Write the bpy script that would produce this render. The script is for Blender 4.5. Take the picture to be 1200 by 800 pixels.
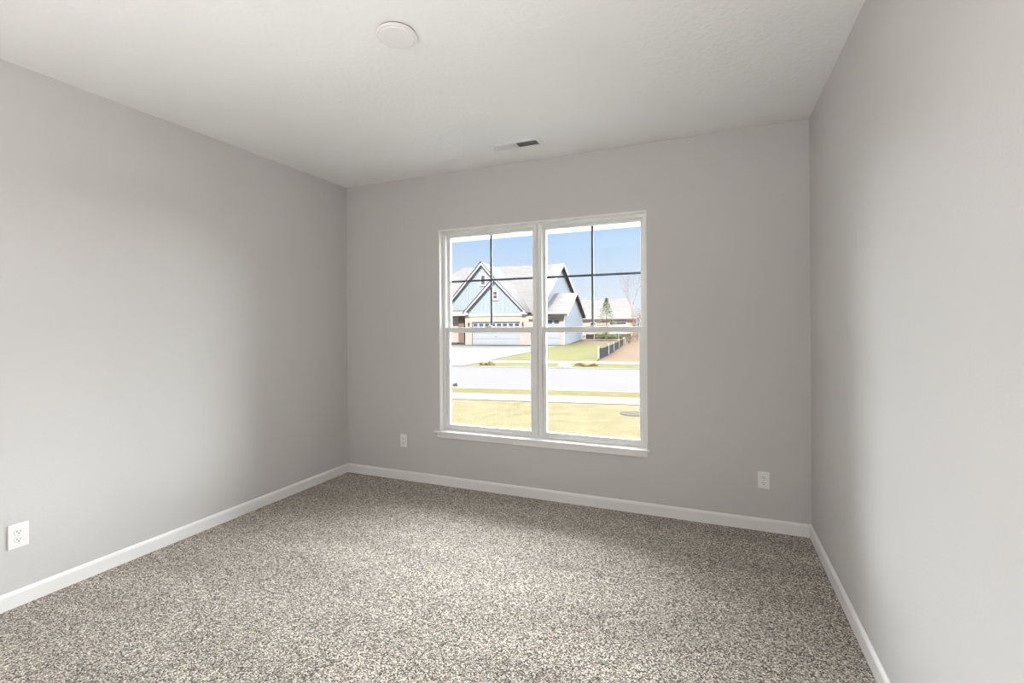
import bpy, bmesh, math, random
from mathutils import Vector, Matrix

for o in list(bpy.data.objects):
    bpy.data.objects.remove(o, do_unlink=True)
scene = bpy.context.scene
COL = scene.collection
R = math.radians

# ------------------------------------------------------------------ view
YAW, FPX, HORIZON, EYE, ROLL = .3962, 558.2, 381.37, 1.4007, -.0068
XL, XR, YB, YF, H = -3.2506, .6003, 3.6347, -.80, 2.743     # the room's inner faces
ZG = -.42                                                    # ground level outside
cam_d = bpy.data.cameras.new('camera')
cam_d.sensor_fit = 'HORIZONTAL'
cam_d.sensor_width = 36
cam_d.lens = FPX / 1200 * 36
cam_d.shift_y = -(400 - HORIZON) / 1200
cam_d.clip_start = .02
cam_d.clip_end = 600
cam = bpy.data.objects.new('camera', cam_d)
COL.objects.link(cam)
cam.matrix_world = (Matrix.Translation((0, 0, EYE)) @ Matrix.Rotation(YAW, 4, 'Z')
                    @ Matrix.Rotation(R(90), 4, 'X') @ Matrix.Rotation(ROLL, 4, 'Z'))
scene.camera = cam

vs = scene.view_settings
vs.view_transform = 'Standard'
vs.look = 'None'
vs.gamma = 1
vs.use_curve_mapping = False
vs.exposure = 0.0

# sky: pale near the horizon, clear blue higher up
world = bpy.data.worlds.new('sky')
scene.world = world
world.use_nodes = True
nt = world.node_tree
nt.nodes.clear()
out = nt.nodes.new('ShaderNodeOutputWorld')
bg = nt.nodes.new('ShaderNodeBackground')
bg.inputs['Strength'].default_value = 1.0
tc = nt.nodes.new('ShaderNodeTexCoord')
sx = nt.nodes.new('ShaderNodeSeparateXYZ')
rp = nt.nodes.new('ShaderNodeValToRGB')
els = rp.color_ramp.elements
els[0].position = 0.0
els[0].color = (.84, .91, .97, 1)
els[1].position = .24
els[1].color = (.43, .66, 1.0, 1)
e = els.new(.09)
e.color = (.72, .83, .97, 1)
e = els.new(.16)
e.color = (.55, .74, 1.0, 1)
nt.links.new(tc.outputs['Generated'], sx.inputs[0])
nt.links.new(sx.outputs['Z'], rp.inputs[0])
nt.links.new(rp.outputs[0], bg.inputs[0])
nt.links.new(bg.outputs[0], out.inputs[0])


def sun(name, energy, angle, azim, elev, color):
    """azim: compass of where it comes FROM, degrees from +Y towards +X"""
    d = bpy.data.lights.new(name, 'SUN')
    d.energy = energy
    d.angle = R(angle)
    d.color = color
    o = bpy.data.objects.new(name, d)
    COL.objects.link(o)
    a, e_ = R(azim), R(elev)
    frm = Vector((math.sin(a) * math.cos(e_), math.cos(a) * math.cos(e_), math.sin(e_)))
    o.rotation_euler = (-frm).to_track_quat('-Z', 'Y').to_euler()
    o.location = frm * 30 + Vector((0, 0, 5))
    return o


sun('window_fill_sun', 68.0, 118, -11, 21, (.93, .975, 1.0))        # added wide soft sun, fills the room through the window
sun('clear_sun', 10.0, 1.0, 172, 43, (1.0, .95, .87))         # sun behind this house, on the street's far side


def area(name, loc, aim, sx_, sy_, power, color):
    d = bpy.data.lights.new(name, 'AREA')
    d.shape = 'RECTANGLE'
    d.size, d.size_y = sx_, sy_
    d.energy = power
    d.color = color
    o = bpy.data.objects.new(name, d)
    COL.objects.link(o)
    o.location = loc
    o.rotation_euler = (Vector(aim) - Vector(loc)).to_track_quat('-Z', 'Y').to_euler()
    return o


area('bounced_fill_light', (-.85, -.44, 1.45), (-.85, -.44, 2.7), 2.3, .6, 64, (1.0, .985, .98))    # unseen fill lamp added behind the camera, aimed at the ceiling

# ------------------------------------------------------------------ materials
def lin(c):
    return tuple((v / 255 / 12.92) if v / 255 <= .04045 else ((v / 255 + .055) / 1.055) ** 2.4 for v in c)


def mat(name, col, rough=.6, metal=0.0, spec=.5, noise=None, bump=None):
    """noise = (scale, amount, second colour); bump = (scale, strength, distance)"""
    m = bpy.data.materials.new(name)
    m.use_nodes = True
    n, l = m.node_tree.nodes, m.node_tree.links
    b = n['Principled BSDF']
    b.inputs['Base Color'].default_value = (*col, 1)
    b.inputs['Roughness'].default_value = rough
    b.inputs['Metallic'].default_value = metal
    b.inputs['Specular IOR Level'].default_value = spec
    t = n.new('ShaderNodeTexCoord')
    if noise:
        x = n.new('ShaderNodeTexNoise')
        x.inputs['Scale'].default_value = noise[0]
        x.inputs['Detail'].default_value = 6
        r = n.new('ShaderNodeValToRGB')
        r.color_ramp.elements[0].position = .5 - noise[1]
        r.color_ramp.elements[1].position = .5 + noise[1]
        r.color_ramp.elements[0].color = (*col, 1)
        r.color_ramp.elements[1].color = (*noise[2], 1)
        l.new(t.outputs['Object'], x.inputs['Vector'])
        l.new(x.outputs['Fac'], r.inputs[0])
        l.new(r.outputs[0], b.inputs['Base Color'])
    if bump:
        x = n.new('ShaderNodeTexNoise')
        x.inputs['Scale'].default_value = bump[0]
        x.inputs['Detail'].default_value = 3
        k = n.new('ShaderNodeBump')
        k.inputs['Strength'].default_value = bump[1]
        k.inputs['Distance'].default_value = bump[2]
        l.new(t.outputs['Object'], x.inputs['Vector'])
        l.new(x.outputs['Fac'], k.inputs['Height'])
        l.new(k.outputs[0], b.inputs['Normal'])
    return m


def mat_carpet():
    m = mat('speckled_carpet', (.4, .35, .3), rough=.95, spec=.1)
    n, l = m.node_tree.nodes, m.node_tree.links
    b = n['Principled BSDF']
    t = n.new('ShaderNodeTexCoord')
    # small tufts, each one yarn colour
    v = n.new('ShaderNodeTexVoronoi')
    v.inputs['Scale'].default_value = 205
    sep = n.new('ShaderNodeSeparateColor')
    r = n.new('ShaderNodeValToRGB')
    r.color_ramp.interpolation = 'CONSTANT'
    stops = [(0, (.012, .008, .005)), (.14, (.075, .05, .03)), (.26, (.20, .15, .10)), (.38, (.34, .28, .215)),
             (.55, (.58, .515, .435)), (.72, (.33, .30, .27)), (.82, (.84, .78, .70))]
    el = r.color_ramp.elements
    el[0].position, el[0].color = stops[0][0], (*stops[0][1], 1)
    el[1].position, el[1].color = stops[1][0], (*stops[1][1], 1)
    for p, c in stops[2:]:
        q = el.new(p)
        q.color = (*c, 1)
    l.new(t.outputs['Object'], v.inputs['Vector'])
    l.new(v.outputs['Color'], sep.inputs[0])
    l.new(sep.outputs[0], r.inputs[0])
    # brushed pile: soft streaks left by a vacuum cleaner
    mp = n.new('ShaderNodeMapping')
    mp.inputs['Rotation'].default_value = (0, 0, R(24))
    mp.inputs['Scale'].default_value = (.55, 3.2, 1)
    ns = n.new('ShaderNodeTexNoise')
    ns.inputs['Scale'].default_value = 1.5
    ns.inputs['Detail'].default_value = 3
    mr = n.new('ShaderNodeMapRange')
    mr.inputs['From Min'].default_value = .35
    mr.inputs['From Max'].default_value = .65
    mr.inputs['To Min'].default_value = .83
    mr.inputs['To Max'].default_value = 1.03
    mx = n.new('ShaderNodeMix')
    mx.data_type = 'RGBA'
    mx.blend_type = 'MULTIPLY'
    mx.inputs['Factor'].default_value = 1
    l.new(t.outputs['Object'], mp.inputs['Vector'])
    l.new(mp.outputs[0], ns.inputs['Vector'])
    l.new(ns.outputs['Fac'], mr.inputs['Value'])
    l.new(r.outputs[0], mx.inputs[6])
    l.new(mr.outputs[0], mx.inputs[7])
    l.new(mx.outputs[2], b.inputs['Base Color'])
    k = n.new('ShaderNodeBump')
    k.inputs['Strength'].default_value = .9
    k.inputs['Distance'].default_value = .005
    k.invert = True
    l.new(v.outputs['Distance'], k.inputs['Height'])
    l.new(k.outputs[0], b.inputs['Normal'])
    b.inputs['Sheen Weight'].default_value = .25
    b.inputs['Sheen Roughness'].default_value = .6
    return m


def mat_glass():
    m = bpy.data.materials.new('window_glass')
    m.use_nodes = True
    n, l = m.node_tree.nodes, m.node_tree.links
    n.clear()
    o = n.new('ShaderNodeOutputMaterial')
    tr = n.new('ShaderNodeBsdfTransparent')
    tr.inputs[0].default_value = (.985, .99, .988, 1)
    gl = n.new('ShaderNodeBsdfGlossy')
    gl.inputs['Roughness'].default_value = .02
    fr = n.new('ShaderNodeFresnel')
    fr.inputs['IOR'].default_value = 1.3
    mx = n.new('ShaderNodeMixShader')
    l.new(fr.outputs[0], mx.inputs[0])
    l.new(tr.outputs[0], mx.inputs[1])
    l.new(gl.outputs[0], mx.inputs[2])
    l.new(mx.outputs[0], o.inputs[0])
    return m


def mat_brick(name, c1, c2, mortar, scale, w, h, msize=.02, rough=.85):
    """rows run along local X, stacked along local Z"""
    m = mat(name, c1, rough=rough, spec=0)
    n, l = m.node_tree.nodes, m.node_tree.links
    b = n['Principled BSDF']
    t = n.new('ShaderNodeTexCoord')
    s = n.new('ShaderNodeSeparateXYZ')
    a = n.new('ShaderNodeMath')
    a.operation = 'ADD'
    c = n.new('ShaderNodeCombineXYZ')
    k = n.new('ShaderNodeTexBrick')
    k.inputs['Color1'].default_value = (*c1, 1)
    k.inputs['Color2'].default_value = (*c2, 1)
    k.inputs['Mortar'].default_value = (*mortar, 1)
    k.inputs['Scale'].default_value = scale
    k.inputs['Brick Width'].default_value = w
    k.inputs['Row Height'].default_value = h
    k.inputs['Mortar Size'].default_value = msize
    l.new(t.outputs['Object'], s.inputs[0])
    l.new(s.outputs[0], a.inputs[0])
    l.new(s.outputs[1], a.inputs[1])
    l.new(a.outputs[0], c.inputs[0])
    l.new(s.outputs[2], c.inputs[1])
    l.new(c.outputs[0], k.inputs['Vector'])
    l.new(k.outputs['Color'], b.inputs['Base Color'])
    return m


M = {}
M['wall'] = mat('greige_wall_paint', (.60, .58, .565), rough=.75, spec=.25, bump=(90, .12, .004))
M['ceiling'] = mat('textured_ceiling_paint', (.88, .875, .865), rough=.9, spec=.15, bump=(38, .35, .006))
M['carpet'] = mat_carpet()
M['trim'] = mat('white_trim_paint', (.83, .82, .80), rough=.4, spec=.4, bump=(12, .03, .002))
M['vinyl'] = mat('white_window_vinyl', (.80, .80, .78), rough=.35, spec=.45, bump=(9, .02, .002))
M['grille'] = mat('dark_window_grille', (.035, .04, .05), rough=.5, bump=(30, .05, .002))
M['glass'] = mat_glass()
M['plate'] = mat('white_plastic', (.86, .86, .85), rough=.3, bump=(20, .02, .001))
M['slot'] = mat('dark_slot', (.03, .03, .03), rough=.8, noise=(40, .2, (.05, .05, .05)))
M['screw'] = mat('screw_steel', (.62, .62, .60), rough=.35, metal=.7, bump=(200, .1, .001))
M['lens'] = mat('frosted_diffuser', (.84, .83, .81), rough=.45, bump=(60, .02, .001))
M['rim'] = mat('light_rim', (.78, .77, .75), rough=.45, bump=(60, .02, .001))
M['shade_ring'] = mat('painted_shade_grey', (.22, .215, .21), rough=.8, bump=(60, .02, .001))
M['register'] = mat('white_register_metal', (.84, .85, .86), rough=.35, bump=(60, .03, .001))
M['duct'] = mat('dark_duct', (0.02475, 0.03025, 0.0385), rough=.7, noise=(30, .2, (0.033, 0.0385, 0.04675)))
M['soffit'] = mat('white_soffit', (.80, .78, .75), rough=.6, bump=(20, .1, .004))
M['lawn'] = mat('dry_spring_grass', (0.07871, 0.06797, 0.03935), rough=.95, spec=0, noise=(3.2, .22, (0.1002, 0.08765, 0.05545)), bump=(25, .8, .03))
M['parkway'] = mat('verge_grass', (0.06321, 0.05659, 0.02709), rough=.95, spec=0, noise=(4.0, .22, (0.08729, 0.07706, 0.04214)), bump=(25, .8, .03))
M['farlawn'] = mat('green_spring_grass', (0.06336, 0.0616, 0.02992), rough=.95, spec=0, noise=(1.6, .24, (0.088, 0.08272, 0.044)), bump=(12, .8, .04))
M['soil'] = mat('bare_soil', (0.0775, 0.0558, 0.04092), rough=.95, spec=0, noise=(1.2, .25, (0.0961, 0.07316, 0.05456)), bump=(10, .8, .04))
M['asphalt'] = mat('pale_street_paving', (0.0819, 0.07666, 0.07731), rough=.85, spec=0, noise=(.5, .3, (0.09042, 0.08518, 0.08583)), bump=(30, .3, .01))
M['concrete'] = mat('pale_concrete', (0.0924, 0.08994, 0.08501), rough=.85, spec=0, noise=(.8, .3, (0.1016, 0.09856, 0.0924)), bump=(30, .2, .008))
M['bounce_white'] = mat('bounce_apron_white', (.56, .55, .53), rough=.85, spec=0, noise=(.8, .3, (.62, .61, .59)), bump=(30, .2, .008))
M['shingle'] = mat_brick('pale_grey_shingles', (0.1306, 0.1233, 0.1212), (0.1523, 0.1451, 0.1429), (0.1088, 0.103, 0.1016), 1.0, .9, .22, .02)
M['shingle_edge'] = mat('dark_shingle_edge_and_shade', (.05, .05, .055), rough=.9, spec=0, noise=(8, .2, (.07, .07, .075)))
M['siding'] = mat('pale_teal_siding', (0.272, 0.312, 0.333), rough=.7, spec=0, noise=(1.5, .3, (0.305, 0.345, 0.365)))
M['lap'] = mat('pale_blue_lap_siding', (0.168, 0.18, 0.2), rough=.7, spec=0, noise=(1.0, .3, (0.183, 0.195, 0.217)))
M['white'] = mat('white_exterior_trim', (0.533, 0.5265, 0.5135), rough=.5, spec=0, noise=(3, .3, (0.507, 0.5005, 0.4875)))
M['brick'] = mat_brick('pale_pink_brick', (0.3553, 0.2664, 0.2347), (0.4187, 0.3426, 0.3045), (0.4314, 0.3933, 0.3616), 1.0, .24, .085, .012)
M['brick_dark'] = mat_brick('red_brown_brick', (0.156, 0.0988, 0.0806), (0.1976, 0.13, 0.1066), (0.2184, 0.1768, 0.156), 1.0, .24, .085, .012)
M['door'] = mat('pale_garage_door', (0.3432, 0.3588, 0.39), rough=.5, spec=0, noise=(2, .3, (0.3224, 0.3406, 0.3718)))
M['darkpane'] = mat('dark_window_pane', (.05, .06, .07), rough=.15, noise=(3, .2, (.08, .09, .10)))
M['lantern'] = mat('black_lantern', (.03, .03, .03), rough=.5, noise=(8, .2, (.05, .05, .05)))
M['bark'] = mat('grey_bark', (0.21, 0.182, 0.175), rough=.9, spec=0, noise=(9, .2, (0.266, 0.238, 0.231)), bump=(30, .6, .01))
M['needles'] = mat('spruce_needles', (.12, .145, .07), rough=.9, spec=0, noise=(4, .25, (.24, .25, .12)))
M['redleaf'] = mat('russet_twigs', (0.132, 0.06, 0.033), rough=.9, spec=0, noise=(4, .25, (0.18, 0.102, 0.066)))
M['twig'] = mat('straw_twigs', (0.102, 0.069, 0.036), rough=.9, spec=0, noise=(5, .25, (0.156, 0.126, 0.072)))
M['fabric'] = mat('dark_silt_fabric', (0.0325, 0.0325, 0.035), rough=.9, spec=0, noise=(6, .25, (0.05, 0.05, 0.0525)))
M['stake'] = mat('pale_wood_stake', (.42, .38, .32), rough=.8, spec=0, noise=(9, .25, (.52, .47, .40)))
M['heap'] = mat('white_heap', (0.36, 0.36, 0.36), rough=.9, spec=0, noise=(6, .3, (0.414, 0.414, 0.414)), bump=(9, .5, .02))
M['debris'] = mat('brown_debris', (.06, .042, .022), rough=.95, spec=0, noise=(14, .2, (.13, .10, .05)), bump=(20, .8, .03))
M['lid'] = mat('grey_utility_lid', (0.05202, 0.04774, 0.04284), rough=.8, spec=0, noise=(12, .3, (0.0612, 0.05753, 0.05202)), bump=(30, .3, .01))


# ------------------------------------------------------------------ mesh helpers
def bx(bm, lo, hi):
    (x0, y0, z0), (x1, y1, z1) = lo, hi
    v = [bm.verts.new(p) for p in ((x0, y0, z0), (x1, y0, z0), (x1, y1, z0), (x0, y1, z0),
                                   (x0, y0, z1), (x1, y0, z1), (x1, y1, z1), (x0, y1, z1))]
    for f in ((0, 3, 2, 1), (4, 5, 6, 7), (0, 1, 5, 4), (1, 2, 6, 5), (2, 3, 7, 6), (3, 0, 4, 7)):
        bm.faces.new([v[i] for i in f])


def prism(bm, pts, off):
    """closed polygon extruded by a vector"""
    off = Vector(off)
    a = [bm.verts.new(Vector(p)) for p in pts]
    b = [bm.verts.new(Vector(p) + off) for p in pts]
    k = len(pts)
    bm.faces.new(a)
    bm.faces.new(b[::-1])
    for i in range(k):
        bm.faces.new((a[i], b[i], b[(i + 1) % k], a[(i + 1) % k]))


def ring_xz(bm, o, i, y0, y1):
    """rectangular picture-frame ring in the XZ plane; o, i = (x0, x1, z0, z1)"""
    def c(r, y):
        return [bm.verts.new((r[a], y, r[b])) for a, b in ((0, 2), (1, 2), (1, 3), (0, 3))]
    of, nf, ob, nb = c(o, y0), c(i, y0), c(o, y1), c(i, y1)
    for k in range(4):
        j = (k + 1) % 4
        bm.faces.new((of[k], of[j], nf[j], nf[k]))
        bm.faces.new((ob[j], ob[k], nb[k], nb[j]))
        bm.faces.new((of[j], of[k], ob[k], ob[j]))
        bm.faces.new((nf[k], nf[j], nb[j], nb[k]))


def lathe(bm, prof, seg=48, cx=0, cy=0):
    """profile [(r, z)...] turned about Z; ends closed when r == 0"""
    rings = []
    for r, z in prof:
        if r == 0:
            rings.append([bm.verts.new((cx, cy, z))])
        else:
            rings.append([bm.verts.new((cx + r * math.cos(2 * math.pi * k / seg), cy + r * math.sin(2 * math.pi * k / seg), z)) for k in range(seg)])
    for a, b in zip(rings, rings[1:]):
        for k in range(seg):
            j = (k + 1) % seg
            if len(a) == 1:
                bm.faces.new((a[0], b[k], b[j]))
            elif len(b) == 1:
                bm.faces.new((a[k], b[0], a[j]))
            else:
                bm.faces.new((a[k], b[k], b[j], a[j]))


def tube(bm, p, q, r0, r1, seg=6):
    p, q = Vector(p), Vector(q)
    d = (q - p).normalized()
    u = d.orthogonal().normalized()
    w = d.cross(u)
    a = [bm.verts.new(p + (u * math.cos(t) + w * math.sin(t)) * r0) for t in (2 * math.pi * k / seg for k in range(seg))]
    b = [bm.verts.new(q + (u * math.cos(t) + w * math.sin(t)) * r1) for t in (2 * math.pi * k / seg for k in range(seg))]
    for k in range(seg):
        j = (k + 1) % seg
        bm.faces.new((a[k], a[j], b[j], b[k]))
    bm.faces.new(a[::-1])
    bm.faces.new(b)


def obj(name, bm, m, parent=None, bevel=0, smooth=False, segs=2):
    bmesh.ops.recalc_face_normals(bm, faces=bm.faces)
    me = bpy.data.meshes.new(name)
    bm.to_mesh(me)
    bm.free()
    me.materials.append(m)
    if smooth:
        for p in me.polygons:
            p.use_smooth = True
    o = bpy.data.objects.new(name, me)
    COL.objects.link(o)
    if parent:
        o.parent = parent
    if bevel:
        b = o.modifiers.new('bevel', 'BEVEL')
        b.width = bevel
        b.segments = segs
        b.limit_method = 'ANGLE'
        b.angle_limit = R(40)
    return o


def tag(o, label, cat, kind=None, group=None):
    o['label'] = label
    o['category'] = cat
    if kind:
        o['kind'] = kind
    if group:
        o['group'] = group
    return o


def empty(name, loc, label, cat, rz=0, kind=None, group=None):
    o = bpy.data.objects.new(name, None)
    COL.objects.link(o)
    o.empty_display_size = .1
    o.location = loc
    o.rotation_euler = (0, 0, rz)
    return tag(o, label, cat, kind, group)


def NB():
    return bmesh.new()


# ------------------------------------------------------------------ the room shell
WT = .17                                       # wall thickness
bm = NB(); bx(bm, (XL - WT, YF - WT, -.12), (XR + WT, YB + WT, 0))
tag(obj('floor', bm, M['carpet']), 'speckled brown and cream carpet covering the whole floor', 'carpet', 'structure')
bm = NB(); bx(bm, (XL - WT, YF - WT, H), (XR + WT, YB + WT, H + .15))
tag(obj('ceiling', bm, M['ceiling']), 'white lightly textured ceiling above the empty room', 'ceiling', 'structure')
bm = NB(); bx(bm, (XL - WT, YF - WT, 0), (XL, YB + WT, H))
tag(obj('wall_left', bm, M['wall']), 'plain greige wall on the left of the window wall', 'wall', 'structure')
bm = NB(); bx(bm, (XR, YF - WT, 0), (XR + WT, YB + WT, H))
tag(obj('wall_right', bm, M['wall']), 'plain greige wall on the right of the window wall', 'wall', 'structure')
WX0, WX1, WZ0, WZ1 = -2.217, -.438, .455, 2.247         # rough opening of the window
bm = NB(); ring_xz(bm, (XL, XR, 0, H), (WX0, WX1, WZ0, WZ1), YB, YB + WT)
tag(obj('wall_back', bm, M['wall']), 'greige far wall that holds the twin window', 'wall', 'structure')
bm = NB(); bx(bm, (XL, YF - WT, 0), (XR, YF, H))
tag(obj('wall_rear', bm, M['wall']), 'plain greige wall facing the window', 'wall', 'structure')

BH, BT = .083, .014


def base_profile(p, q, n):
    """baseboard from p to q on the floor, n = direction into the room"""
    p, q, n = Vector(p), Vector(q), Vector(n)
    prof = [(0, 0), (BT, 0), (BT, BH - .016), (BT - .003, BH - .009), (.006, BH - .002), (.004, BH), (0, BH)]
    bm_ = NB()
    prism(bm_, [p + n * a + Vector((0, 0, b)) for a, b in prof], q - p)
    return bm_


tag(obj('baseboard_back', base_profile((XL, YB, 0), (XR, YB, 0), (0, -1, 0)), M['trim']), 'white baseboard under the window wall', 'baseboard', 'structure')
tag(obj('baseboard_left', base_profile((XL, YF, 0), (XL, YB - BT, 0), (1, 0, 0)), M['trim']), 'white baseboard along the left wall', 'baseboard', 'structure')
tag(obj('baseboard_right', base_profile((XR, YF, 0), (XR, YB - BT, 0), (-1, 0, 0)), M['trim']), 'white baseboard along the right wall', 'baseboard', 'structure')
tag(obj('baseboard_rear', base_profile((XL + BT, YF, 0), (XR - BT, YF, 0), (0, 1, 0)), M['trim']), 'white baseboard along the wall facing the window', 'baseboard', 'structure')

# ------------------------------------------------------------------ the twin window
win = empty('window_1', (0, 0, 0), 'white twin single-hung window with dark grilles in the upper sashes', 'window', kind='structure')
JT = .009
bm = NB()
ring_xz(bm, (WX0, WX1, WZ0, WZ1), (WX0 + JT, WX1 - JT, .478, WZ1 - JT), YB - .002, YB + .058)
obj('jamb', bm, M['trim'], win)
FY0, FY1 = YB + .05, YB + .14
# one vinyl frame per unit, mulled together in the middle
MX = -1.313
units = ((WX0 + JT, MX - .0015, .029, .036), (MX + .0015, WX1 - JT, .036, .026))
GZ0, GZ1, RZ0, RZ1 = .528, 2.19, 1.343, 1.387
for ux0, ux1, fl, fr_ in units:
    fz0, fz1 = .478, WZ1 - JT
    bm = NB()
    ring_xz(bm, (ux0, ux1, fz0, fz1), (ux0 + fl, ux1 - fr_, fz0 + .022, fz1 - .026), FY0, FY1)
    # outer stop of the frame, half-way in
    ring_xz(bm, (ux0 + fl - .004, ux1 - fr_ + .004, fz0 + .018, fz1 - .022), (ux0 + fl + .005, ux1 - fr_ - .005, fz0 + .026, fz1 - .032), YB + .088, FY1 - .01)
    obj('frame', bm, M['vinyl'], win, bevel=.002)
    sx0, sx1 = ux0 + fl, ux1 - fr_
    # upper sash, outside track
    g = (sx0 + .022, sx1 - .022, RZ1, GZ1)
    bm = NB()
    ring_xz(bm, (sx0 + .002, sx1 - .002, RZ0 + .003, fz1 - .028), g, YB + .096, YB + .126)
    up = obj('sash', bm, M['vinyl'], win, bevel=.003)
    bm = NB(); bx(bm, (g[0] - .006, YB + .109, g[2] - .006), (g[1] + .006, YB + .112, g[3] + .006))
    obj('glass_pane', bm, M['glass'], up)
    xm, zm = (g[0] + g[1]) / 2, 1.798
    if xm < MX:
        xm = -1.761
    else:
        xm = -.871
    bm = NB()
    bx(bm, (xm - .0085, YB + .114, g[2] - .004), (xm + .0085, YB + .122, g[3] + .004))
    bx(bm, (g[0] - .004, YB + .1145, zm - .0085), (g[1] + .004, YB + .1215, zm + .0085))
    obj('grille', bm, M['grille'], up)
    # lower sash, inside track
    g = (sx0 + .030, sx1 - .030, GZ0, RZ0)
    bm = NB()
    ring_xz(bm, (sx0 + .001, sx1 - .001, fz0 + .018, RZ1 + .001), g, YB + .060, YB + .092)
    lo = obj('sash', bm, M['vinyl'], win, bevel=.004)
    bm = NB(); bx(bm, (g[0] - .006, YB + .075, g[2] - .006), (g[1] + .006, YB + .078, g[3] + .006))
    obj('glass_pane', bm, M['glass'], lo)
    # sweep latch on the meeting rail
    bm = NB()
    xc = (sx0 + sx1) / 2
    bx(bm, (xc - .028, YB + .066, RZ1 + .001), (xc + .028, YB + .088, RZ1 + .008))
    bx(bm, (xc - .008, YB + .058, RZ1 + .006), (xc + .030, YB + .074, RZ1 + .013))
    obj('latch', bm, M['vinyl'], lo, bevel=.002)
bm = NB()
bx(bm, (WX0 - .045, YB - .032, .460), (WX1 + .017, YB - .0021, .478))
obj('sill', bm, M['trim'], win, bevel=.003)
bm = NB(); bx(bm, (WX0 - .022, YB - .018, .420), (WX1 + .006, YB, .460))
obj('apron', bm, M['trim'], win, bevel=.004)


# ------------------------------------------------------------------ outlets
def outlet(name, loc, rz, w, h, label):
    """plate lies in the local XZ plane, facing local -Y"""
    t = empty(name, loc, label, 'outlet', rz, group='wall outlets')
    bm_ = NB(); bx(bm_, (-w / 2, -.006, -h / 2), (w / 2, 0, h / 2))
    obj('plate', bm_, M['plate'], t, bevel=.0035, segs=3)
    for s in (-1, 1):
        zc = s * .0195
        bm_ = NB()
        pts = []
        for k in range(24):
            a = 2 * math.pi * k / 24
            pts.append((max(-.0165, min(.0165, .0172 * math.cos(a))), -.0055, zc + max(-.0140, min(.0140, .0172 * math.sin(a)))))
        prism(bm_, pts, (0, -.0025, 0))
        rc = obj('receptacle', bm_, M['plate'], t)
        bm_ = NB()
        bx(bm_, (-.0078, -.0083, zc - .001), (-.0054, -.0074, zc + .0085))
        bx(bm_, (.0054, -.0083, zc - .0005), (.0078, -.0074, zc + .0078))
        prism(bm_, [(.0028 * math.cos(2 * math.pi * k / 12), -.0083, zc - .0072 + .0028 * math.sin(2 * math.pi * k / 12)) for k in range(12)], (0, .0009, 0))
        obj('slots', bm_, M['slot'], rc)
    bm_ = NB()
    prism(bm_, [(.003 * math.cos(2 * math.pi * k / 12), -.0072, .003 * math.sin(2 * math.pi * k / 12)) for k in range(12)], (0, .002, 0))
    obj('screw', bm_, M['screw'], t)
    return t


outlet('wall_outlet', (-2.600, YB, .357), 0, .070, .117, 'white wall outlet low on the window wall, left of the window')
outlet('wall_outlet', (.321, YB, .342), 0, .071, .115, 'white wall outlet low on the window wall, right of the window')
outlet('wall_outlet', (XL, 1.259, .354), R(90), .080, .122, 'white wall outlet on the left wall above the baseboard')

# ------------------------------------------------------------------ ceiling light and air register
t = empty('ceiling_light', (-1.322, 1.815, H), 'round flat white disc light on the ceiling, switched off', 'light')
bm = NB(); lathe(bm, [(0, 0), (.0875, 0), (.0875, -.005), (0, -.005)], 64)  # dark ring, paints the shade line between disc and ceiling
obj('shade_ring', bm, M['shade_ring'], t)
bm = NB(); lathe(bm, [(0, -.0045), (.089, -.0045), (.0915, -.007), (.0915, -.014), (.0895, -.0165), (.083, -.0175), (0, -.0175)], 64)
obj('rim', bm, M['rim'], t)
bm = NB(); lathe(bm, [(0, -.017), (.081, -.017), (.081, -.0195), (.078, -.0215), (.06, -.0228), (0, -.0235)], 64)
obj('diffuser', bm, M['lens'], t, smooth=False)

VX, VY = -1.327, 3.283
t = empty('ceiling_vent', (VX, VY, H), 'white rectangular ceiling air register near the top of the window wall', 'vent')
VW, VD = .400, .146
bm = NB()
for s0, s1 in (((-VW / 2, -VD / 2), (VW / 2, -.044)), ((-VW / 2, .044), (VW / 2, VD / 2)), ((-VW / 2, -.044), (-.168, .044)), ((.168, -.044), (VW / 2, .044)), ((-.008, -.044), (.008, .044))):
    bx(bm, (s0[0], s0[1], -.007), (s1[0], s1[1], 0))
obj('faceplate', bm, M['register'], t, bevel=.002)
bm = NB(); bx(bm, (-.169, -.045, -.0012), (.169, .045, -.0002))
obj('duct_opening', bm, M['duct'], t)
for side in (-1, 1):
    for k in range(13):
        xc = side * (.014 + .0118 * k + .006)
        bm = NB()
        tilt = -.0042 if side < 0 else .0042
        prism(bm, [(xc + tilt, -.0445, -.0085), (xc + tilt + .0011, -.0445, -.0085), (xc - tilt + .0011, -.0445, -.0014), (xc - tilt, -.0445, -.0014)], (0, .089, 0))
        obj('louver', bm, M['register'], t)
bm = NB(); bx(bm, (-VW / 2 + .012, -.008, -.010), (-VW / 2 + .018, .008, -.006)); bx(bm, (-VW / 2 + .012, -.003, -.018), (-VW / 2 + .016, .003, -.008))
obj('damper_lever', bm, M['register'], t)

# ------------------------------------------------------------------ outside: this house's eave
bm = NB()
bx(bm, (XL - 2.5, YB + WT, 2.36), (XR + 2.5, YB + .62, 2.385))
obj_s = obj('trim_1', bm, M['soffit'])
tag(obj_s, 'white soffit boards under the eave just outside the window', 'eave', 'structure')
bm = NB(); bx(bm, (XL - 2.5, YB + .62, 2.264), (XR + 2.5, YB + .65, 2.52))
tag(obj('trim_2', bm, M['soffit']), 'white fascia board edging the eave outside the window', 'fascia', 'structure')

# ------------------------------------------------------------------ the street, in a frame turned nine degrees from the room
TH = R(9.0)
SV = Vector((math.cos(TH), math.sin(TH), 0))
NV = Vector((-math.sin(TH), math.cos(TH), 0))


def W(s, n, z=ZG):
    return SV * s + NV * n + Vector((0, 0, z))


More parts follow.
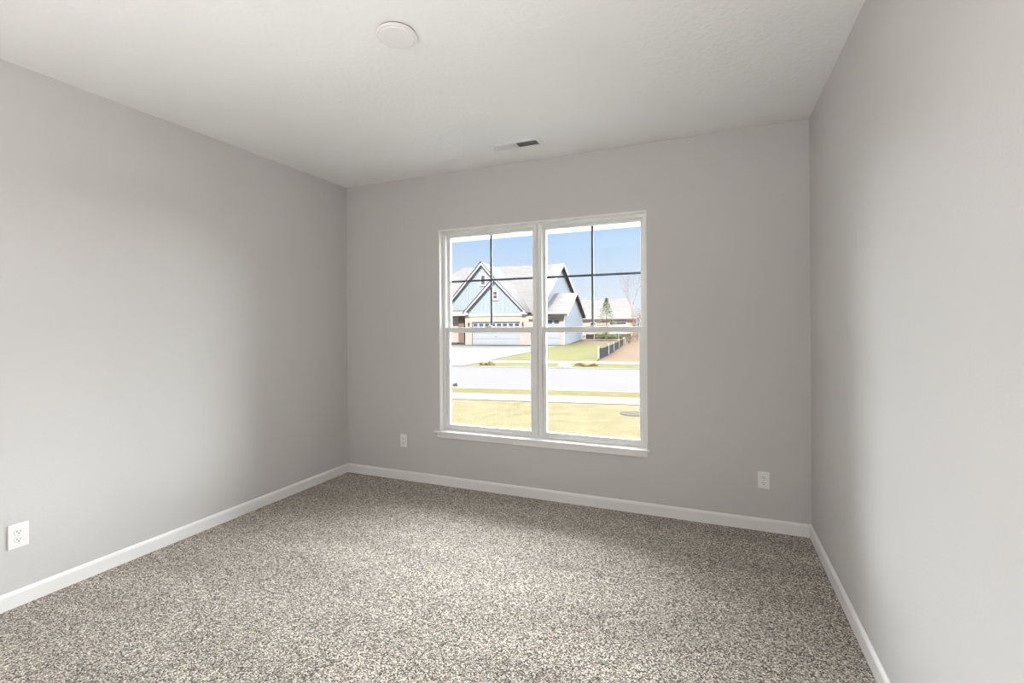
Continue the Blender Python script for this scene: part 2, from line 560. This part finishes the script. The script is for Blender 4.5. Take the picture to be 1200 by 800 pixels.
def ground(name, pts, z0, z1, m, label, cat, kind='structure'):
    bm_ = NB()
    prism(bm_, [W(s, n, z0) for s, n in pts], (0, 0, z1 - z0))
    return tag(obj(name, bm_, m), label, cat, kind)


def strip(n0, n1, s0=-120, s1=120):
    return [(s0, n0), (s1, n0), (s1, n1), (s0, n1)]


ground('ground', strip(4.2, 300, -260, 260), ZG - .5, ZG - .06, M['soil'], 'bare brown ground beyond the lots across the street', 'ground')
bm = NB(); bx(bm, (XL - 4, YB + WT, ZG - .06), (XR + 4, 6.15, ZG + .02))  # unseen pale slab, added to bounce daylight onto the ceiling
tag(obj('bounce_apron', bm, M['bounce_white']), 'added pale apron, out of view below the window, bouncing daylight into the room', 'bounce surface', 'structure')
ground('lawn_near', strip(4.4, 11.15), ZG - .06, ZG, M['lawn'], 'straw-yellow front lawn below the window', 'lawn')
ground('path_near', strip(11.15, 12.22), ZG - .06, ZG + .012, M['concrete'], 'pale sidewalk on the near side of the street', 'sidewalk')
ground('lawn_verge', strip(12.22, 13.25), ZG - .06, ZG, M['parkway'], 'narrow grass verge between near sidewalk and street', 'verge')
ground('kerb_near', strip(13.25, 13.42), ZG - .06, ZG, M['concrete'], 'pale concrete kerb on the near side of the street', 'kerb')
ground('street', strip(13.42, 20.15), ZG - .06, ZG - .012, M['asphalt'], 'pale grey street running past the house', 'street')
ground('kerb_far', strip(20.15, 20.5), ZG - .06, ZG, M['concrete'], 'pale concrete kerb on the far side of the street', 'kerb')
ground('lawn_verge_far', strip(20.5, 22.4), ZG - .06, ZG, M['farlawn'], 'grass verge beyond the street beside the far kerb', 'verge')
ground('path_far', strip(22.4, 24.0), ZG - .06, ZG + .012, M['concrete'], 'pale sidewalk on the far side of the street', 'sidewalk')
ground('lawn_far', [(-7.0, 24.0), (-1.55, 24.0), (-1.55, 26.2), (-1.0, 33.5), (-.55, 42), (-5.6, 48), (-5.9, 43.4), (-6.3, 34), (-7.0, 25.4)], ZG - .06, ZG, M['farlawn'], 'green and yellow lawn beside the driveway across the street', 'lawn')
ground('driveway', [(-26, 20.5), (-7.3, 20.5), (-7.0, 24.0), (-7.0, 25.4), (-6.3, 34), (-5.9, 43.4), (-26, 43.4)], ZG - .055, ZG + .02, M['concrete'], 'wide pale concrete driveway in front of the teal house', 'driveway')

# ------------------------------------------------------------------ the house across the street
HS, HN = -12.3, 43.5


def hp(s, n, z):                                # street frame -> house local
    return Vector((s - HS, n - HN, z - ZG))


house = empty('house', W(HS, HN), 'pale teal gabled house with brick garage across the street', 'house', TH)


def hobj(name, bm_, m, parent=house, **k):
    return obj(name, bm_, m, parent, **k)


def slab(bm_, quad, th):
    """roof slab of thickness th below its upper surface"""
    prism(bm_, [hp(*p) for p in quad], (0, 0, -th))


def hbx(bm_, lo, hi):
    bx(bm_, hp(*lo), hp(*hi))


# garage block: brick walls round a door opening
GB = dict(s0=-15.25, s1=-9.30, n0=43.5, n1=50.0, apex=(-12.27, 5.86), eave=2.53)
D0, D1, DT = -14.56, -9.84, 1.76
bm = NB()
hbx(bm, (GB['s0'], 43.5, ZG), (D0, 43.75, 2.31)); hbx(bm, (D1, 43.5, ZG), (GB['s1'], 43.75, 2.31)); hbx(bm, (D0, 43.5, DT), (D1, 43.75, 2.31))
hbx(bm, (GB['s0'], 43.75, ZG), (GB['s0'] + .25, 50, 2.31))
hobj('garage_wall', bm, M['brick'])


def garage_door(s0, s1, top, n, panes):
    bm_ = NB()
    rows = 4
    hh = (top - ZG - .02) / rows
    for k in range(rows):
        z0 = ZG + .02 + k * hh
        hbx(bm_, (s0, n, z0), (s1, n + .05, z0 + hh - .015))
        if k < rows - 1:
            cols = panes
            wv = (s1 - s0) / cols
            for c in range(cols):
                hbx(bm_, (s0 + c * wv + .08, n - .02, z0 + .1), (s0 + (c + 1) * wv - .08, n, z0 + hh - .12))
    d = hobj('garage_door', bm_, M['door'])
    wv = (s1 - s0) / panes
    z0 = ZG + .02 + 3 * hh
    for c in range(panes):
        b_ = NB()
        hbx(b_, (s0 + c * wv + .10, n - .012, z0 + .14), (s0 + (c + 1) * wv - .10, n - .001, z0 + hh - .13))
        obj('door_pane', b_, M['darkpane'], d)
    b_ = NB(); hbx(b_, ((s0 + s1) / 2 - .06, n - .05, ZG + .75), ((s0 + s1) / 2 + .06, n - .02, ZG + .79))
    obj('door_handle', b_, M['lantern'], d)
    return d


garage_door(D0 + .02, D1 - .02, DT - .02, 43.62, 8)


def gable(sl, sr, apex_s, apex_z, eave_z, n, pitch_l, batten, face_bottom, wall_s0, wall_s1):
    """triangular sided face with battens at distance n"""
    bm_ = NB()
    prism(bm_, [hp(wall_s0, n, face_bottom), hp(wall_s1, n, face_bottom), hp(wall_s1, n, eave_z), hp(apex_s, n, apex_z - .12), hp(wall_s0, n, eave_z)], (0, .2, 0))
    s = wall_s0 + batten / 2
    while s < wall_s1:
        zt = apex_z - .2 - abs(s - apex_s) * pitch_l
        if zt > face_bottom + .1:
            hbx(bm_, (s - .025, n - .03, face_bottom), (s + .025, n, zt))
        s += batten
    return bm_


# front gable over the garage
pB = (5.99 - 2.63) / (-12.27 + 15.38)
hobj('gable_siding', gable(0, 0, -12.27, 5.95, 2.62, 43.5, pB, .41, 2.45, -15.22, -9.32), M['siding'])
bm = NB(); hbx(bm, (-15.27, 43.42, 2.31), (-9.28, 43.55, 2.52))
hobj('trim_band', bm, M['white'])


def rakes(apex_s, apex_z, s0, s1, z0, z1, n, w=.20):
    for se, ze in ((s0, z0), (s1, z1)):
        bm_ = NB()
        prism(bm_, [hp(se, n, ze), hp(apex_s, n, apex_z), hp(apex_s, n, apex_z - w * 1.45), hp(se + (.0 if se < apex_s else 0), n, ze - w * 1.0)], (0, .05, 0))
        hobj('rake_board', bm_, M['white'])


rakes(-12.27, 5.95, -15.38, -9.12, 2.60, 2.60, 43.16)
for s0, s1 in ((-15.38, -14.85), (-9.65, -9.10)):
    bm = NB(); hbx(bm, (s0, 43.16, 2.46), (s1, 43.5, 2.66))
    hobj('eave_return', bm, M['white'])
# its roof, two slopes running back into the main roof
for se in (-15.42, -9.08):
    bm = NB()
    slab(bm, [(se, 43.12, 2.62), (-12.27, 43.12, 6.02), (-12.27, 52, 6.02), (se, 46.9, 2.62)], .07)
    hobj('gable_roof', bm, M['shingle'])
    bm = NB()
    prism(bm, [hp(se, 43.10, 2.62), hp(-12.27, 43.10, 6.02), hp(-12.27, 43.10, 5.95), hp(se, 43.10, 2.55)], (0, .02, 0))
    hobj('shingle_edge', bm, M['shingle_edge'])


def gable_window(s0, s1, z0, z1, n, pane):
    bm_ = NB(); hbx(bm_, (s0, n - .09, z0), (s1, n + .02, z1))
    f = hobj('gable_window', bm_, M['white'])
    b_ = NB(); hbx(b_, (pane[0], n - .10, pane[2]), (pane[1], n - .085, pane[3]))
    obj('window_pane', b_, M['darkpane'], f)
    b_ = NB(); hbx(b_, (pane[0], n - .11, (pane[2] + pane[3]) / 2 - .02), (pane[1], n - .098, (pane[2] + pane[3]) / 2 + .03))
    obj('window_bar', b_, M['white'], f)


gable_window(-12.55, -11.90, 3.80, 4.78, 43.5, (-12.38, -12.06, 3.98, 4.60))

# higher gable set back on the left
pA = (7.94 - 4.09) / (17.78 - 14.47)
bm = gable(0, 0, -14.47, 7.90, 2.95, 46.5, pA, .41, 2.6, -18.55, -10.4)
hobj('gable_siding', bm, M['siding'])
rakes(-14.47, 7.88, -18.85, -10.1, 2.80, 2.80, 46.16)
for se in (-18.9, -10.05):
    bm = NB()
    slab(bm, [(se, 46.1, 2.80), (-14.47, 46.1, 7.95), (-14.47, 54.6, 7.95), (se, 47.2, 2.80)], .07)
    hobj('gable_roof', bm, M['shingle'])
    bm = NB()
    prism(bm, [hp(se, 46.08, 2.80), hp(-14.47, 46.08, 7.95), hp(-14.47, 46.08, 7.88), hp(se, 46.08, 2.73)], (0, .02, 0))
    hobj('shingle_edge', bm, M['shingle_edge'])
gable_window(-14.66, -13.99, 5.45, 6.72, 46.5, (-14.50, -14.15, 5.62, 6.5))

# main roof: hipped on the left, gabled on the right
ME = 4.36
bm = NB()
slab(bm, [(-8.5, 44.1, ME), (-7.3, 44.1, ME), (-7.3, 56, 8.70), (-8.5, 56, 8.69)], .12)
hobj('main_roof', bm, M['shingle'])
bm = NB()
slab(bm, [(-24.6, 46.75, 3.4), (-10.5, 46.75, 3.4), (-10.5, 44.9, 2.36), (-8.4, 44.9, 2.36), (-8.4, 56, 8.67), (-19.7, 56, 8.60)], .12)
hobj('main_roof', bm, M['shingle'])
bm = NB()
slab(bm, [(-7.3, 68.0, 6.10), (-24.6, 68, 4.9), (-19.7, 56, 8.60), (-7.3, 56, 8.70)], .12)
hobj('main_roof', bm, M['shingle'])
bm = NB()
slab(bm, [(-24.6, 68, 4.9), (-24.6, 46.75, 3.4), (-19.7, 56, 8.60)], .12)
hobj('main_roof', bm, M['shingle'])
# main walls below
bm = NB(); hbx(bm, (-23.8, 49.0, ZG), (-7.9, 66, 4.3))
hobj('main_wall', bm, M['brick'])
# right gable end of the main roof
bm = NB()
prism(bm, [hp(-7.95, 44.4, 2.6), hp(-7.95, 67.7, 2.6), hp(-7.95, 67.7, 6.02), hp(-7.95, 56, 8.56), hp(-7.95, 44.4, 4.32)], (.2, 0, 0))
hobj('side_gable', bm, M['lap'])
for n1, z1 in ((44.1, ME), (68.0, 6.10)):
    bm = NB()
    prism(bm, [hp(-7.28, n1, z1 - .02), hp(-7.28, 56, 8.68), hp(-7.28, 56, 8.42), hp(-7.28, n1, z1 - .26)], (-.05, 0, 0))
    hobj('rake_board', bm, M['white'])
    bm = NB()
    prism(bm, [hp(-7.28, n1, z1 - .14), hp(-7.28, 56, 8.56), hp(-7.28, 56, 8.52), hp(-7.28, n1, z1 - .18)], (-.48, 0, 0))
    hobj('rake_soffit', bm, M['shingle_edge'] if n1 > 50 else M['white'])  # rear soffit: shade under the overhang put into its dark colour

# lower right wing with its own garage door and blue side wall
WS = -5.65
D2a, D2b = -8.55, -6.07
bm = NB()
hbx(bm, (D2b, 43.4, ZG), (WS, 43.65, 2.40)); hbx(bm, (GB['s1'], 43.4, ZG), (D2a, 43.65, 2.40)); hbx(bm, (D2a, 43.4, 2.03), (D2b, 43.65, 2.40))
hobj('wing_wall', bm, M['brick'])
garage_door(D2a + .02, D2b - .02, 2.0, 43.5, 4)
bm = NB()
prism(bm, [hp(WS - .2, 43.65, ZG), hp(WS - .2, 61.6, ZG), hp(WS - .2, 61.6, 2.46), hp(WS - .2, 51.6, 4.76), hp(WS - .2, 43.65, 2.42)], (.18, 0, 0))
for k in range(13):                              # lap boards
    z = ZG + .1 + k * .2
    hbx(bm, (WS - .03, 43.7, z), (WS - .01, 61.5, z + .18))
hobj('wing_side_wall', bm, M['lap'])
bm = NB()
slab(bm, [(-8.5, 42.9, 2.44), (WS + .36, 42.9, 2.44), (WS + .36, 51.6, 4.90), (-8.5, 51.6, 4.90)], .10)
hobj('wing_roof', bm, M['shingle'])
bm = NB()
slab(bm, [(WS + .36, 62.2, 2.45), (-8.5, 62.2, 2.45), (-8.5, 51.6, 4.90), (WS + .36, 51.6, 4.90)], .10)
hobj('wing_roof', bm, M['shingle'])
bm = NB(); hbx(bm, (-9.0, 42.84, 2.28), (WS + .36, 42.92, 2.42))
hobj('fascia', bm, M['shingle_edge'])
bm = NB()
prism(bm, [hp(WS + .35, 62.2, 2.34), hp(WS + .35, 51.6, 4.80), hp(WS + .35, 51.6, 4.72), hp(WS + .35, 62.2, 2.26)], (-.42, 0, 0))
hobj('rake_soffit', bm, M['shingle_edge'])  # dark colour stands for the shaded underside of the rake
bm = NB()
prism(bm, [hp(WS + .37, 42.9, 2.44), hp(WS + .37, 51.6, 4.90), hp(WS + .37, 51.6, 4.72), hp(WS + .37, 42.9, 2.26)], (-.06, 0, 0))
hobj('rake_board', bm, M['white'])
bm = NB(); tube(bm, hp(WS - .02, 43.34, ZG + .1), hp(WS - .02, 43.34, 2.35), .05, .05, 8)
hobj('downspout', bm, M['white'])

# porch on the left: column, beam, roof and step
bm = NB(); hbx(bm, (-17.02, 46.45, ZG + .12), (-16.40, 47.05, 2.42))
hobj('porch_column', bm, M['brick_dark'])
bm = NB(); hbx(bm, (-21, 46.3, 2.42), (-15.3, 46.7, 2.72))
hobj('porch_beam', bm, M['white'])
bm = NB(); hbx(bm, (-21, 45.62, 2.44), (-15.35, 45.7, 2.86))
hobj('porch_fascia', bm, M['white'])
bm = NB(); hbx(bm, (-21, 46.75, ZG), (-17.05, 46.95, 2.42))
hobj('porch_wall', bm, M['brick'])
bm = NB(); slab(bm, [(-21, 45.7, 2.72), (-15.4, 45.7, 2.72), (-15.4, 47.2, 3.28), (-21, 47.2, 3.28)], .12)
hobj('porch_roof', bm, M['shingle'])
bm = NB(); hbx(bm, (-21, 46.2, ZG), (-15.3, 49, ZG + .13)); hbx(bm, (-18.2, 45.7, ZG), (-16.9, 46.2, ZG + .07))
hobj('porch_step', bm, M['concrete'])
for s in (-14.86, -9.56):
    bm = NB(); hbx(bm, (s - .06, 43.34, 1.40), (s + .06, 43.46, 1.66)); hbx(bm, (s - .035, 43.4, 1.66), (s + .035, 43.5, 1.74))
    hobj('wall_lantern', bm, M['lantern'])

# ------------------------------------------------------------------ the house far behind
FS, FN = -3.2, 81.0
far = empty('house', W(FS, FN), 'low brick house with pale grey hip roof far beyond the fence', 'house', TH)


def fp(s, n, z):
    return Vector((s - FS, n - FN, z - ZG))


bm = NB(); bx(bm, fp(-11.5, 81, ZG), fp(1.2, 91, 2.6))
obj('wall', bm, M['brick'], far)
EZ = 2.62
bm = NB()
c = [fp(-12, 80.4, EZ), fp(1.7, 80.4, EZ), fp(1.7, 91.6, EZ), fp(-12, 91.6, EZ)]
r0, r1 = fp(-7.9, 86, 5.98), fp(.05, 86, 5.98)
v = [bm.verts.new(p) for p in c + [r0, r1]]
for f in ((0, 1, 5, 4), (1, 2, 5), (2, 3, 4, 5), (3, 0, 4), (3, 2, 1, 0)):
    bm.faces.new([v[i] for i in f])
obj('roof', bm, M['shingle'], far)
bm = NB(); bx(bm, fp(-12, 80.3, EZ - .2), fp(1.7, 80.4, EZ + .02))
obj('fascia', bm, M['white'], far)
for s0, s1, z0, z1 in ((-6.3, -5.2, 0, 1.9), (-3.1, -.2, ZG, 2.0), (-8.6, -7.6, .6, 1.9)):
    bm = NB(); bx(bm, fp(s0, 80.9, z0), fp(s1, 81.02, z1))
    w_ = obj('window' if z0 > ZG else 'garage_door', bm, M['white'], far)
    bm = NB()
    if z0 > ZG:
        bx(bm, fp(s0 + .12, 80.87, z0 + .15), fp(s1 - .12, 80.9, z1 - .15))
    else:
        bx(bm, fp(s0 + .12, 80.87, z1 - .5), fp(s1 - .12, 80.9, z1 - .15))
    obj('pane', bm, M['darkpane'], w_)

# ------------------------------------------------------------------ plants, fences, heaps
rnd = random.Random(4)
t = empty('spruce_tree', W(-2.58, 59.8), 'small green spruce in front of the far grey roof', 'tree', TH)
bm = NB(); tube(bm, (0, 0, 0), (0, 0, 4.6), .09, .015, 8)
obj('trunk', bm, M['bark'], t)
bm = NB()
for k in range(3200):
    f = rnd.random() ** 1.35
    z = .45 + f * 4.65
    rad = (1.65 * (1 - f) ** .85 + .04) * (1 + .18 * math.sin(z * 9))
    a = rnd.uniform(0, 2 * math.pi)
    r = rad * rnd.uniform(.45, 1.0)
    p = Vector((r * math.cos(a), r * math.sin(a), z - .12 * r))
    d = Vector((math.cos(a), math.sin(a), -.35 + f * .9)).normalized()
    sd = Vector((-math.sin(a), math.cos(a), rnd.uniform(-.3, .3)))
    L, wd = rnd.uniform(.14, .30) * (1 - .4 * f), rnd.uniform(.03, .065)
    bm.faces.new([bm.verts.new(q) for q in (p - sd * wd, p + d * L * .6 - sd * wd * .9, p + d * L, p + d * L * .6 + sd * wd * .9, p + sd * wd)])
obj('crown', bm, M['needles'], t)


def bare_tree(s, n, hgt, seed, label, r0=.045, spread=.38, lean=0):
    rn = random.Random(seed)
    t_ = empty('bare_tree', W(s, n), label, 'tree', TH)
    bt = NB(); tube(bt, (0, 0, 0), (lean * .3, 0, hgt * .25), r0, r0 * .8, 8)
    obj('trunk', bt, M['bark'], t_)
    bb = NB()

    def grow(p, d, L, r, dep):
        q = p + d * L
        tube(bb, p, q, r, r * .72, 5)
        if dep == 0:
            return
        for _ in range(3 if dep > 1 else 2):
            dv = (d + Vector((rn.uniform(-1, 1), rn.uniform(-1, 1), rn.uniform(-.1, .75))) * spread).normalized()
            grow(p + d * L * rn.uniform(.65, 1), dv, L * rn.uniform(.62, .85), r * .62, dep - 1)
    for k in range(3):
        d = Vector((rn.uniform(-.28, .28) + lean * .1, rn.uniform(-.3, .3), 1)).normalized()
        grow(Vector((lean * .3, 0, hgt * .24)), d, hgt * .24, r0 * .6, 4)
    obj('branches', bb, M['bark'], t_)
    return t_


bare_tree(.62, 58, 9.3, 11, 'tall leafless tree at the right edge of the window view')


def clump(name, s, n, rx, ry, h, count, m, label, cat, seed, leaf=.09, parts=True):
    rn = random.Random(seed)
    t_ = empty(name, W(s, n), label, cat, TH)
    b_ = NB()
    for k in range(16):
        a = rn.uniform(0, 2 * math.pi)
        f = rn.uniform(.3, .9)
        tube(b_, (0, 0, 0), (rx * f * math.cos(a), ry * f * math.sin(a), h * rn.uniform(.6, 1)), .014, .005, 5)
    obj('stems', b_, M['bark'], t_)
    b_ = NB()
    for k in range(count):
        u = Vector((rn.gauss(0, 1), rn.gauss(0, 1), rn.gauss(0, 1))).normalized() * rn.random() ** .4
        p = Vector((u.x * rx, u.y * ry, h * .5 + u.z * h * .5))
        a = Vector((rn.gauss(0, 1), rn.gauss(0, 1), rn.gauss(0, 1))).normalized()
        c_ = a.orthogonal().normalized()
        w_ = rn.uniform(.4, 1) * leaf
        b_.faces.new([b_.verts.new(q) for q in (p, p + a * w_ + c_ * w_ * .35, p + a * w_ * 2, p + a * w_ - c_ * w_ * .35)])
    obj('foliage', b_, m, t_)
    return t_


clump('shrub', .95, 57, .85, .7, 3.9, 900, M['redleaf'], 'tall russet shrub by the far fence at right', 'shrub', 5, .10)
clump('shrub', .08, 48.2, .95, .8, 1.05, 650, M['twig'], 'low straw-coloured brush at the end of the dark fence', 'shrub', 6, .08)


def silt_fence(name, base, hgt, label, stakes):
    t_ = empty(name, W(*base[0]), label, 'fence', 0)
    o0 = W(*base[0])
    b_ = NB()
    for a, b in zip(base, base[1:]):
        p, q = W(*a) - o0, W(*b) - o0
        n_ = (q - p).cross(Vector((0, 0, 1))).normalized() * .012
        sag = hgt * .9
        prism(b_, [p - n_, q - n_, q - n_ + Vector((0, 0, hgt)), (p + q) / 2 - n_ + Vector((0, 0, sag)), p - n_ + Vector((0, 0, hgt))], n_ * 2)
    obj('fabric', b_, M['fabric'], t_)
    for k in stakes:
        p = W(*base[k]) - o0
        b_ = NB()
        bx(b_, (p.x - .035, p.y - .075, 0), (p.x + .035, p.y - .013, hgt + .10))
        obj('stake', b_, M['stake'], t_)
    return t_


silt_fence('silt_fence', [(-1.56, 26.2), (-1.18, 30.1), (-.97, 33.6), (-.72, 39.3), (-.42, 44.4), (-.33, 46.2)], .56,
           'dark fabric silt fence with pale stakes running away beside the green lawn', (0, 1, 2, 3, 4, 5))
silt_fence('silt_fence', [(-5.35, 62.9), (-4.3, 63), (-2.9, 63.4), (-1.2, 63.8), (.4, 64)], .66,
           'low dark fabric silt fence crossing behind the side of the teal house', (1, 2, 3, 4))


def heap(name, s, n, rx, ry, h, m, label, cat, seed, z=ZG):
    rn = random.Random(seed)
    b_ = NB()
    bmesh.ops.create_icosphere(b_, subdivisions=4, radius=1)
    ph = [rn.uniform(0, 6) for _ in range(6)]
    for v_ in b_.verts:
        c_ = v_.co
        k = 1 + .18 * math.sin(5 * c_.x + ph[0]) * math.cos(4 * c_.y + ph[1]) + .10 * math.sin(11 * c_.x + ph[2] + 7 * c_.y) + rn.uniform(-.04, .04)
        v_.co = Vector((c_.x * rx * k, c_.y * ry * k, max(0, c_.z) * h * k * (1 + .25 * math.sin(6 * c_.x + ph[3]))))
    o = obj(name, b_, m, smooth=True)
    o.location = W(s, n, z)
    o.rotation_euler = (0, 0, TH)
    return tag(o, label, cat)


heap('debris_heap', -6.35, 21.3, .36, .30, .13, M['debris'], 'small brown debris mound by the kerb in front of the driveway', 'debris', 2)
heap('debris_heap', -1.85, 21.4, .52, .30, .12, M['debris'], 'wider brown debris mound by the kerb near the dark fence', 'debris', 3)
heap('white_heap', -2.72, 20.9, .27, .22, .17, M['heap'], 'small bright white heap at the far kerb', 'heap', 8)
heap('rock', -5.15, 13.75, .07, .06, .08, M['lid'], 'small grey rock on the street beside the near verge', 'rock', 9, ZG - .012)
bm = NB()
lathe(bm, [(0, 0), (.26, 0), (.26, .008), (.24, .014), (0, .016)], 32)
o = obj('utility_cover', bm, M['lid'])
o.location = W(.08, 10.05)
tag(o, 'flat grey utility cover set in the straw-yellow lawn', 'cover')
